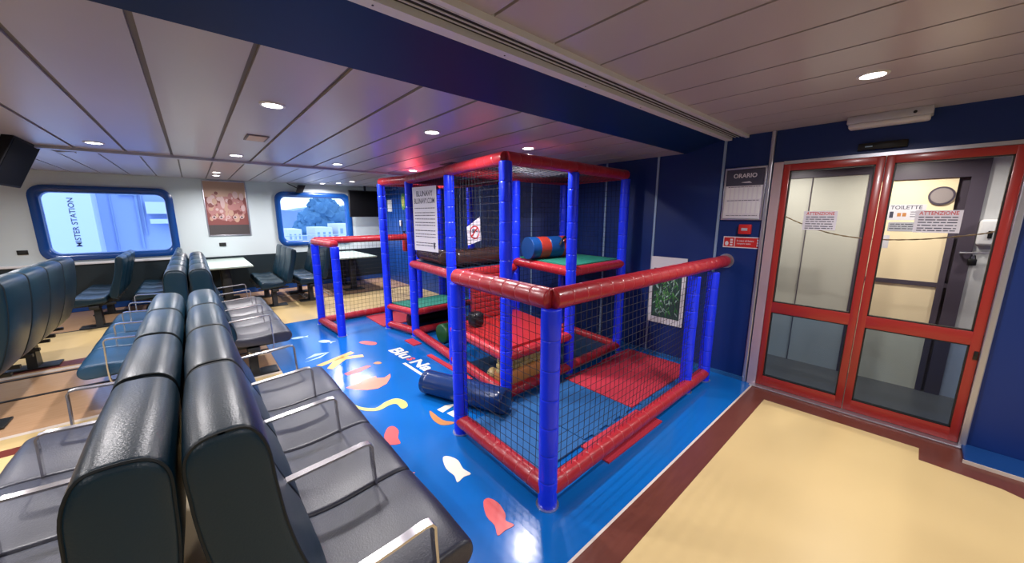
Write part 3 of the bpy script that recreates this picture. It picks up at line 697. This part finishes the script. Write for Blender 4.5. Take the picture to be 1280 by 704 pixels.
# low green deck
for a, b in (('L2','L3'), ('L2','I3'), ('L3','I4')): R3(a, b, .325, r=.045)
def deck(keys, z0, z1, m, label, ins=.04):
    ps = [Vector(A[k]) for k in keys]; c = sum(ps, Vector((0,0)))/len(ps); ps = [p + (c-p).normalized()*ins for p in ps]
    o = obj('platform', MB().prism([(p.x-OX, p.y-OY) for p in ps], 'z', z0, z1), m, T, True); o['label'] = label
deck(('F0','F1','I1','L1'), .37, .465, M['redpad'], 'red padded middle platform')
deck(('F1','F2','I2','I1'), 1.03, 1.112, M['greenmat'], 'green upper platform')
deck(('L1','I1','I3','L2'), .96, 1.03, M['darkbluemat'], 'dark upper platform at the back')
deck(('L2','I3','I4','L3'), .31, .375, M['greenmat'], 'low green platform')
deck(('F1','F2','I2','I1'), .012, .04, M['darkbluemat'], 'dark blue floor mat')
# red ribbed climbing wall
mb = MB()
for k in range(9):
    z = .47 + k*.062; mb.rbox((2.19-OX, 3.11-OY, z), (2.74-OX, 3.18-OY, z + .06), .008)
obj('climbing_wall', mb, M['redpad'], T)
# nets
def net(p00, p10, p11, p01, cell=.052, r=.0019, label=None):
    a, b, c, d = [Vector(loc(p)) for p in (p00, p10, p11, p01)]
    nu = max(2, round((b-a).length/cell)); nv = max(2, round((d-a).length/cell)); mb = MB(); rr = random.Random(nu*nv)
    nrm = (b-a).cross(d-a).normalized()
    def P(u, v): return (a.lerp(b, u)).lerp(d.lerp(c, u), v) + nrm*(.012*math.sin(u*5.1)*math.sin(v*4.3))
    for i in range(nu+1): mb.tube([P(i/nu, j/8) for j in range(9)], r, 3, cap=False)
    for j in range(nv+1): mb.tube([P(i/8, j/nv) for i in range(9)], r, 3, cap=False)
    o = obj('net', mb, M['net'], T)
    return o
def vnet(a, b, z0, z1, cell=.052): net((*A[a], z0), (*A[b], z0), (*A[b], z1), (*A[a], z1), cell)
vnet('P2', 'P1', .13, 1.14); vnet('P1', 'P4', .13, 1.12)
vnet('C1', 'C2', .10, 1.2, .06) if False else None
vnet('C2', 'C3', .10, 1.2, .06)
vnet('F0', 'L1', 1.1, 2.0, .06); vnet('L1', 'L2', 1.1, 2.0, .06); vnet('L2', 'L3', .36, 2.0, .06); vnet('L2', 'I3', .38, 1.0, .05)
vnet('F0', 'L1', .45, 1.0, .06)
vnet('F2', 'I2', .1, 2.0, .06); vnet('I1', 'I2', .1, 2.0, .06); vnet('L2', 'I3', 1.1, 2.0, .06); vnet('L1', 'I1', 1.1, 1.98, .08); vnet('I1','I3', 1.1, 2.0, .08)
for q in (('F0','F1','I1','L1'), ('F1','F2','I2','I1'), ('L1','I1','I3','L2')):
    net(*[(*A[k], 2.01) for k in q], cell=.06)
# wall flange at rail end
obj('flange', MB().tube([(XW-.018-OX, 1.235-OY, 1.165), (XW-.002-OX, 1.235-OY, 1.165)], .07, 20), M['alu'], T)

# floor mats
def puzzle(x0, y0, x1, y1, z, teeth, d=.03, step=.09):
    """polygon with dovetail-like square teeth on chosen sides"""
    pts = []
    def side(a, b, on):
        a, b = Vector(a), Vector(b); L = (b-a).length; k = int(L/step); dr = (b-a)/L; nr = Vector((dr.y, -dr.x))
        pts.append(tuple(a))
        if on:
            for i in range(1, k-1):
                s_ = a + dr*(i*L/k)
                if i % 2: pts.append(tuple(s_)); pts.append(tuple(s_ + nr*d))
                else: pts.append(tuple(s_ + nr*d)); pts.append(tuple(s_))
            if (k-2) % 2: pts.append(tuple(a + dr*((k-1)*L/k) + nr*d)); pts.append(tuple(a + dr*((k-1)*L/k)))
    side((x0,y0),(x1,y0),'s' in teeth); side((x1,y0),(x1,y1),'e' in teeth); side((x1,y1),(x0,y1),'n' in teeth); side((x0,y1),(x0,y0),'w' in teeth)
    return MB().prism(pts, 'z', .001, z)
G3 = 'foam floor mats in the play frame'
for (x0, y0, x1, y1, m_, te, lab) in (
    (1.40, 1.385, 1.93, 2.14, 'bluemat', '', 'blue foam mat nearest the front corner post'),
    (1.938, 1.412, 2.585, 2.17, 'bluemat', 's', 'blue foam mat in the middle of the front enclosure'),
    (1.86, 1.15, 2.59, 1.378, 'redmat', '', 'red foam mat strip poking out under the front rail'),
    (2.594, 1.42, 3.228, 2.15, 'redmat', '', 'red foam mat beside the blue one in the front enclosure'),
    (3.235, 1.42, 3.80, 2.17, 'redmat', '', 'red foam mat against the navy wall'),
    (2.60, 1.30, 3.13, 1.385, 'bluemat', 'n', 'blue foam strip inside the front rail'),
    (1.89, 4.0, 2.0, 4.25, 'redmat', '', 'narrow red foam edge beside the white lettering'),
    (1.92, 5.02, 2.8, 5.72, 'redmat', '', 'red foam mat behind the small play gate'),
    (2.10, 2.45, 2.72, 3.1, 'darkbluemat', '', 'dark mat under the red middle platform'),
    (1.86, 2.75, 1.915, 3.6, 'redmat', '', 'narrow red foam edge left of the bottom rail')):
    tag(obj('foam_mat', puzzle(x0, y0, x1, y1, .012, te), M[m_], flat=True), lab, 'foam mat', G3)

# loose soft things
def cyl_x(p0, p1, r, name, m, label, cat, wr=.0, seg=14):
    p0, p1 = Vector(p0), Vector(p1); pts = []; rad = []
    for i in range(seg+1):
        t_ = i/seg; pts.append(p0.lerp(p1, t_)); rad.append(r*(1 + wr*math.sin(i*2.3)))
    pts = [p0.lerp(p1, -.012), p0.lerp(p1, -.006)] + pts + [p0.lerp(p1, 1.006), p0.lerp(p1, 1.012)]; rad = [r*.80, r*.93] + rad + [r*.93, r*.80]
    return tag(obj(name, MB().tube(pts, r, 28, radii=rad), m, ang=60), label, cat)
cyl_x((1.44, 2.82, .108), (1.735, 2.04, .122), .105, 'foam_roller', M['rollblue'], 'dark blue padded roller lying on the floor under the netting', 'foam roller', .006)
cyl_x((2.10, 3.38, 1.135), (2.86, 3.38, 1.135), .10, 'vinyl_bolster', M['brownvinyl'], 'long brown shiny bolster across the upper deck edge', 'bolster', .03)
cyl_x((2.13, 3.55, 1.122), (2.20, 4.24, 1.122), .088, 'vinyl_bolster', M['brownvinyl'], 'brown bolster under the hanging rules poster', 'bolster', .03)
t = thing('foam_barrel', 'red and blue striped foam barrel on the green upper platform', 'foam barrel', (3.13, 2.86, 1.113))
def seg_tube(x0, x1, m_, name, r=.125):
    return obj(name, MB().tube([(x0, 0, .127), (x0+.004, 0, .127), (x1-.004, 0, .127), (x1, 0, .127)], r, 26, radii=[r*.97, r, r, r*.97]), m_, t)
seg_tube(-.34, -.22, M['toyblue'], 'band')['label'] = 'blue band'; seg_tube(-.22, -.08, M['toyred'], 'band')['label'] = 'red band'; seg_tube(-.08, .11, M['toyblue'], 'band')['label'] = 'blue band'; seg_tube(.11, .20, M['toyred'], 'band')['label'] = 'red band'
obj('end_cap', MB().tube([(.20, 0, .127), (.215, 0, .127)], .115, 26), M['toyred'], t)
obj('hole_rim', MB().tube([(.215, 0, .127), (.235, 0, .127)], .055, 20), M['black'], t)
obj('strap', MB().bar(smooth_open([(.02, -.128, .16), (.10, -.12, .24), (.2, -.07, .22), (.235, -.03, .17)], 4), .03, .006, (0,.5,.8)), M['black'], t)
t.rotation_euler = (0, 0, R(-8))
# crumpled things under the middle deck
mb = MB(); rr = random.Random(3)
for i in range(11):
    for j in range(3):
        x = -.33 + i*.062; mb.rbox((x, -.03 + rr.uniform(-.01, .01), .0 + j*.05), (x + .058, .03 + rr.uniform(-.01, .01), .046 + j*.05), .012)
tag(obj('knotted_mat', mb, M['yellow']), 'beige knotted foam mat standing under the red middle platform', 'foam mat').location = (2.29, 2.42, .114+.045)
tag(obj('foam_block', MB().rbox((1.98, 2.36, .02), (2.66, 2.52, .155), .02), M['decal_brown']), 'dark brown foam block under the knotted beige mat', 'foam block')
def ball(c, r, m_, label, nm='play_ball'):
    mb = MB(); rings = []
    for i in range(1, 12):
        a = math.pi*i/12; rings.append([(r*math.sin(a)*math.cos(b), r*math.sin(a)*math.sin(b), r*math.cos(a)) for b in [2*math.pi*k/18 for k in range(18)]])
    o = obj(nm, mb.rings(rings), m_, ang=80); o.location = c; return tag(o, label, 'ball')
ball((2.06, 2.62, .065), .06, M['cream'], 'small cream ball under the red middle platform')
cyl_x((2.20, 3.85, .13), (2.95, 3.9, .13), .12, 'foam_roller', mat('dark_green_vinyl', (.01, .07, .02), .45, bump=(12, .5)), 'dark green roller lying below the low green platform', 'foam roller', .04)
cyl_x((2.15, 4.62, .14), (2.82, 4.62, .14), .115, 'foam_roller', M['black'], 'black roller lying in the shade under the low green platform', 'foam roller', .04)
tag(obj('cushion', MB().rbox((2.03, 2.88, .47), (2.17, 3.02, .62), .04, seg=3), M['black']), 'small black cushion lying on the red middle platform', 'cushion')
tag(obj('foam_noodle', MB().tube([(2.12, 3.62, .045), (2.75, 3.72, .045)], .03, 10), M['toyblue']), 'thin blue foam noodle lying in the dark under the decks', 'foam noodle')

# rules poster on the net
m = frame_mtx((1.985, 3.74, 1.56), (.09, -1, 0), (0, 0, 1)); mb = MB(); sheet(mb, .47, .72, m, 0, .003)
mm = m @ Matrix.Translation((0, 0, .003))
put_text(mb, 'BLUNAVY', .06, mm @ Matrix.Translation((.01, .285, 0)), .32, .012, mi=1)
put_text(mb, 'BLUNAVY.COM', .06, mm @ Matrix.Translation((0, .205, 0)), .40, .012, mi=1)
lines(mb, -.20, .20, (.12, .07, .04, .0, -.04, -.07, -.13, -.17, -.20, -.27, -.30), .008, mm, 1, 21)
mb.add([mm @ Vector((.17 + .016*math.cos(a), -.29 + .04*math.sin(a), .001)) for a in [2*math.pi*i/12 for i in range(12)]], [tuple(range(12))], 1)
tag(obj('rules_poster', mb, [M['paper'], M['ink']], flat=True), 'tall white rules poster hanging on the netting of the play frame', 'poster')
m = frame_mtx((2.33, 3.27, 1.43), (1, -.1, .12), (-.1, 0, 1)); mb = MB()
q = [(-.10, -.14), (.075, -.11), (.085, .15), (-.09, .06)]
mb.add([m @ Vector((*p, z)) for z in (0, .003) for p in q], [(0,3,2,1),(4,5,6,7),(0,1,5,4),(1,2,6,5),(2,3,7,6),(3,0,4,7)], 0)
rg = [[m @ Vector((r_*math.cos(a), r_*1.2*math.sin(a) - .01, .0045)) for a in [2*math.pi*i/24 for i in range(24)]] for r_ in (.062, .05)]
mb.rings(rg, False, 1); mb.add([m @ Vector(v) for v in ((-.05,-.045,.005),(-.038,-.055,.005),(.05,.035,.005),(.038,.045,.005))], [(0,1,2,3)], 1)
lines(mb, -.03, .035, (-.01, .012), .012, m @ Matrix.Translation((0,0,.003)), 2, 4)
tag(obj('prohibition_sign', mb, [M['paper'], M['signred'], M['ink']], flat=True), 'white sheet with a red crossed circle hanging inside the play frame', 'sign')

# ------------------------------------------------------------------ floor stickers
def sticker(poly, m_, label, sm=0, name='floor_sticker'):
    if sm: poly = [tuple(p) for p in smooth_closed([Vector(p) for p in poly], sm)]
    o = obj(name, MB().prism(poly, 'z', .0, .0022), M[m_], flat=True); return tag(o, label, 'floor sticker', 'stickers on the blue floor')
def fish(cx, cy, ang, L, m_, label):
    base = [(-.5, 0), (-.36, .17), (-.12, .23), (.12, .17), (.26, .05), (.5, .20), (.43, 0), (.5, -.22), (.26, -.05), (.12, -.17), (-.12, -.23), (-.36, -.17)]
    c, s = math.cos(ang), math.sin(ang); sticker([(cx + L*(x*c - y*s), cy + L*(x*s + y*c)) for x, y in base], m_, label, 3)
sticker([(1.075, 1.921), (1.112, 1.911), (1.138, 1.834), (1.119, 1.745), (1.13, 1.672), (1.081, 1.679), (1.025, 1.666), (1.042, 1.727), (1.037, 1.817)], 'decal_white', 'cream fish sticker near the front play cage', 3)
sticker([(1.053, 1.44), (1.092, 1.441), (1.111, 1.378), (1.093, 1.295), (1.065, 1.258), (1.081, 1.208), (1.025, 1.215), (.976, 1.216), (1.002, 1.274), (1.006, 1.351)], 'decal_red', 'coral fish sticker nearest the camera', 3)
sticker([(.88, 2.428), (.939, 2.504), (.981, 2.493), (.985, 2.415), (.944, 2.333), (.926, 2.256), (.848, 2.307), (.858, 2.352)], 'decal_red', 'red round fish sticker beside the near bench', 3)
fish(.815, 1.98, R(-70), .16, 'decal_pink', 'pink fish sticker half hidden by the near bench')
sticker([(1.422, 4.58), (1.501, 4.591), (1.589, 4.448), (1.567, 4.372), (1.509, 4.382), (1.458, 4.468)], 'decal_red', 'red oblong fish sticker before the small play gate', 2)
fish(1.12, 4.90, R(-55), .22, 'decal_pale', 'pale blue fish sticker before the small play gate')
fish(.90, 5.3, R(-10), .2, 'decal_pale', 'pale faded fish sticker beyond the small play gate')
sticker([(1.312, 3.801), (1.343, 3.742), (1.388, 3.746), (1.372, 3.816)], 'decal_brown', 'tiny brown sticker between the flame and the lettering', 2)
sticker([(.905, 3.402), (1.047, 3.421), (1.084, 3.467), (1.188, 3.457), (1.214, 3.467), (1.204, 3.41), (1.266, 3.372), (1.345, 3.42), (1.317, 3.344), (1.23, 3.229), (1.127, 3.185), (1.039, 3.221), (.966, 3.299)], 'decal_pink', 'pink flame-shaped sticker on the blue floor')
sticker([(.989, 3.734), (1.002, 3.671), (1.134, 3.676), (1.271, 3.74), (1.241, 3.786), (1.096, 3.764)], 'decal_red', 'coral sliver sticker beyond the pink flame')
sticker([(.827, 4.151), (.866, 4.089), (1.261, 4.251), (1.243, 4.332)], 'decal_orange', 'long orange stroke of the K-shaped sticker')
sticker([(.895, 3.989), (.932, 3.927), (1.122, 4.119), (1.303, 4.062), (1.315, 4.135), (1.122, 4.217), (1.013, 4.165)], 'decal_orange', 'forked orange stroke of the K-shaped sticker')
sticker([(.861, 3.042), (.89, 2.95), (.975, 2.853), (1.081, 2.895), (1.173, 2.894), (1.216, 2.799), (1.195, 2.703), (1.141, 2.698), (1.14, 2.797), (1.086, 2.821), (.988, 2.798), (.907, 2.853), (.863, 2.943)], 'decal_yellow', 'yellow wavy sticker beside the seats', 4)
sticker([(1.287, 2.492), (1.305, 2.489), (1.31, 2.319), (1.362, 2.235), (1.326, 2.222), (1.263, 2.27), (1.254, 2.381)], 'decal_brown', 'brown hull of the sailing boat sticker by the post', 3)
sticker([(1.354, 2.485), (1.437, 2.499), (1.532, 2.46), (1.367, 2.414)], 'decal_white', 'left cream sail of the boat sticker')
sticker([(1.387, 2.383), (1.482, 2.384), (1.403, 2.261)], 'decal_white', 'right cream sail of the boat sticker')
sticker([(.76, 4.33), (.9, 4.391), (1.045, 4.478), (.92, 4.36)], 'decal_pale', 'pale triangular sail sticker beside the second bench')
sticker([(.78, 4.42), (.897, 4.526), (1.045, 4.478)], 'decal_pale', 'thin pale triangle sticker beside the second bench')
# lettering
mb = MB(); m = frame_mtx((1.69, 3.65, .0005), (.05, -.84, 0), (.84, .05, 0)) @ Matrix(((1, .10, 0, 0), (0, 1, 0, 0), (0, 0, 1, 0), (0, 0, 0, 1)))
put_text(mb, 'Blu', .155, m @ Matrix.Translation((-.235, .0, 0)), .36, .03); put_text(mb, 'Na', .145, m @ Matrix.Translation((.25, -.005, 0)), .33, .03)
put_text(mb, 's', .09, m @ Matrix.Translation((.01, -.01, 0)), .07, .03, mi=1)
mb.add([m @ Vector(v) for v in ((.07,-.14,.0012),(.50,-.155,.0012),(.50,-.12,.0012),(.07,-.105,.0012))], [(0,1,2,3)], 0)
tag(obj('floor_lettering', mb, [M['decal_white'], M['decal_red']], flat=True), 'white company lettering with underline on the blue floor', 'floor sticker', 'stickers on the blue floor')

# ------------------------------------------------------------------ outside the windows
wd = bpy.data.worlds.new('world'); S.world = wd; wd.use_nodes = True
bg = wd.node_tree.nodes['Background']; bg.inputs[0].default_value = (.64, .78, 1, 1); bg.inputs[1].default_value = 2.0
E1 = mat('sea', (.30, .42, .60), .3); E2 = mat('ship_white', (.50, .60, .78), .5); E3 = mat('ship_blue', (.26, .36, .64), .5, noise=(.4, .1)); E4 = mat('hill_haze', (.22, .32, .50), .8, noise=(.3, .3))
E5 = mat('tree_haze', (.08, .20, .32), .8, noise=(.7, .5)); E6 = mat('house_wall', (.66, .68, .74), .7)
struct('ground_outside', MB().box((-60, YF + 6, -4.1), (60, 140, -4)), E1, label='water of the harbour')
# neighbouring vessel seen through the left window
t = thing('moored_ship', 'pale ship side with white tower outside the left window', 'ship', (-2.5, 16, -4))
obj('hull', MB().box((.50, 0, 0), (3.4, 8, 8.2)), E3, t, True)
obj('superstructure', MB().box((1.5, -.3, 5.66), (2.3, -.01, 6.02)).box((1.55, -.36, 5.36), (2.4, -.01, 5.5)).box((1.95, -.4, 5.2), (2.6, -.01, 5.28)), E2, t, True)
obj('deckhouse', MB().box((1.28, -.08, 4.6), (1.33, -.01, 8)).box((.95, -.12, 6.2), (1.35, -.01, 6.24)).box((1.40, -.06, 5.0), (1.43, -.01, 8)).box((.75, -.05, 4.5), (.78, -.01, 8)), E4, t, True)
tw = obj('tower', MB().box((-.40, -.8, 0), (.5, 1, 8.6)), E2, t, True)
mm = frame_mtx((.12, -.805, 5.42), (0, 0, 1), (-1, 0, 0)); mb = MB(); put_text(mb, 'MISTER STATION', .11, mm, 1.3, .01)
obj('lettering', mb, M['ink'], tw, True)
t = thing('harbour_house', 'white building at the left edge of the left window view', 'building', (-4.4, 18, -4))
obj('wall', MB().box((-2.2, 0, 0), (1.0, 5, 5.5)).box((.2, -.4, 0), (1.5, 0, 4.7)), E6, t, True)
for k in range(4): obj('window', MB().box((.28 + k*.28, -.43, 4.25), (.42 + k*.28, -.4, 4.5)), E3, t, True)
# hill, trees, houses for the right window
mb = MB(); pr = [(-30, -4), (-30, 2), (-10, 3.0), (4, 3.2), (10, 2.7), (13, 2.4), (16, 3.1), (19, 3.5), (22, 3.0), (27, 4.4), (36, 3.4), (46, 4), (60, 3), (60, -4)]
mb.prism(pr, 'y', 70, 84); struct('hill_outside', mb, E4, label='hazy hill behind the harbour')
rr = random.Random(12)
def blob(c, r, seed):
    bm = bmesh.new(); bmesh.ops.create_icosphere(bm, subdivisions=3, radius=1); q = random.Random(seed)
    for v in bm.verts: v.co *= (1 + q.uniform(-.30, .22))
    r *= .82; vs = [(c[0] + v.co.x*r, c[1] + v.co.y*r*.8, c[2] + v.co.z*r) for v in bm.verts]; bm.verts.index_update(); fs = [[v.index for v in f.verts] for f in bm.faces]; bm.free(); return vs, fs
t = thing('dark_tree', 'big dark tree outside the harbour window', 'tree', (10.3, 41, -4)); mb = MB()
for k, (x, z, r_) in enumerate(((0, 6.2, 1.6), (-1.2, 5.2, 1.4), (1.3, 5.4, 1.5), (.1, 7.3, 1.1), (2.3, 4.9, 1.1), (-2.1, 4.4, .9), (0, 4.4, 1.5), (-.7, 6.7, .8), (.8, 6.5, .9), (-1.9, 5.3, .7), (1.9, 5.9, .8), (3.0, 4.4, .8), (.4, 7.9, .6))): mb.add(*blob((x, 0, z), r_, k))
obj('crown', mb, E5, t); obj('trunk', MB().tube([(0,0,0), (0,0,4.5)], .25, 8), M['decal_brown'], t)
for k, (x, y, w_, h_, lab) in enumerate(((7.7, 31, 1.2, 4.7, 'white flat building below the dark tree'), (5.7, 31, .9, 4.6, 'small white house left of the dark tree'), (9.5, 31, 1.5, 4.95, 'white house at the right of the harbour window'))):
    t = thing('harbour_house', lab, 'building', (x, y, -4)); obj('wall', MB().box((-w_/2, 0, 0), (w_/2, 3, h_)), E6, t, True)
    for j in range(3): obj('window', MB().box((-w_/2 + w_*(j+.3)/3, -.03, h_-.75), (-w_/2 + w_*(j+.7)/3, 0, h_-.35)), E3, t, True)
t = thing('deck_railing', 'white outside railing behind the harbour window', 'railing', (2.4, YF + 2.2, -.9))
for z in (1.75, 1.95): obj('bar', MB().tube([(-1.5, 0, z), (2.5, 0, z)], .014, 6), E2, t)
for x in (-1.3, -.3, .7, 1.7): obj('stanchion', MB().tube([(x, 0, 0), (x, 0, 1.95)], .015, 6), E2, t)
struct('deck_outside', MB().box((-6, YF + .15, -1.0), (8, YF + 5, -.9)), E2, label='outside deck')

# ------------------------------------------------------------------ view
S.view_settings.view_transform = 'Standard'; S.view_settings.look = 'None'; S.view_settings.gamma = 1; S.view_settings.use_curve_mapping = False
S.view_settings.exposure = .55
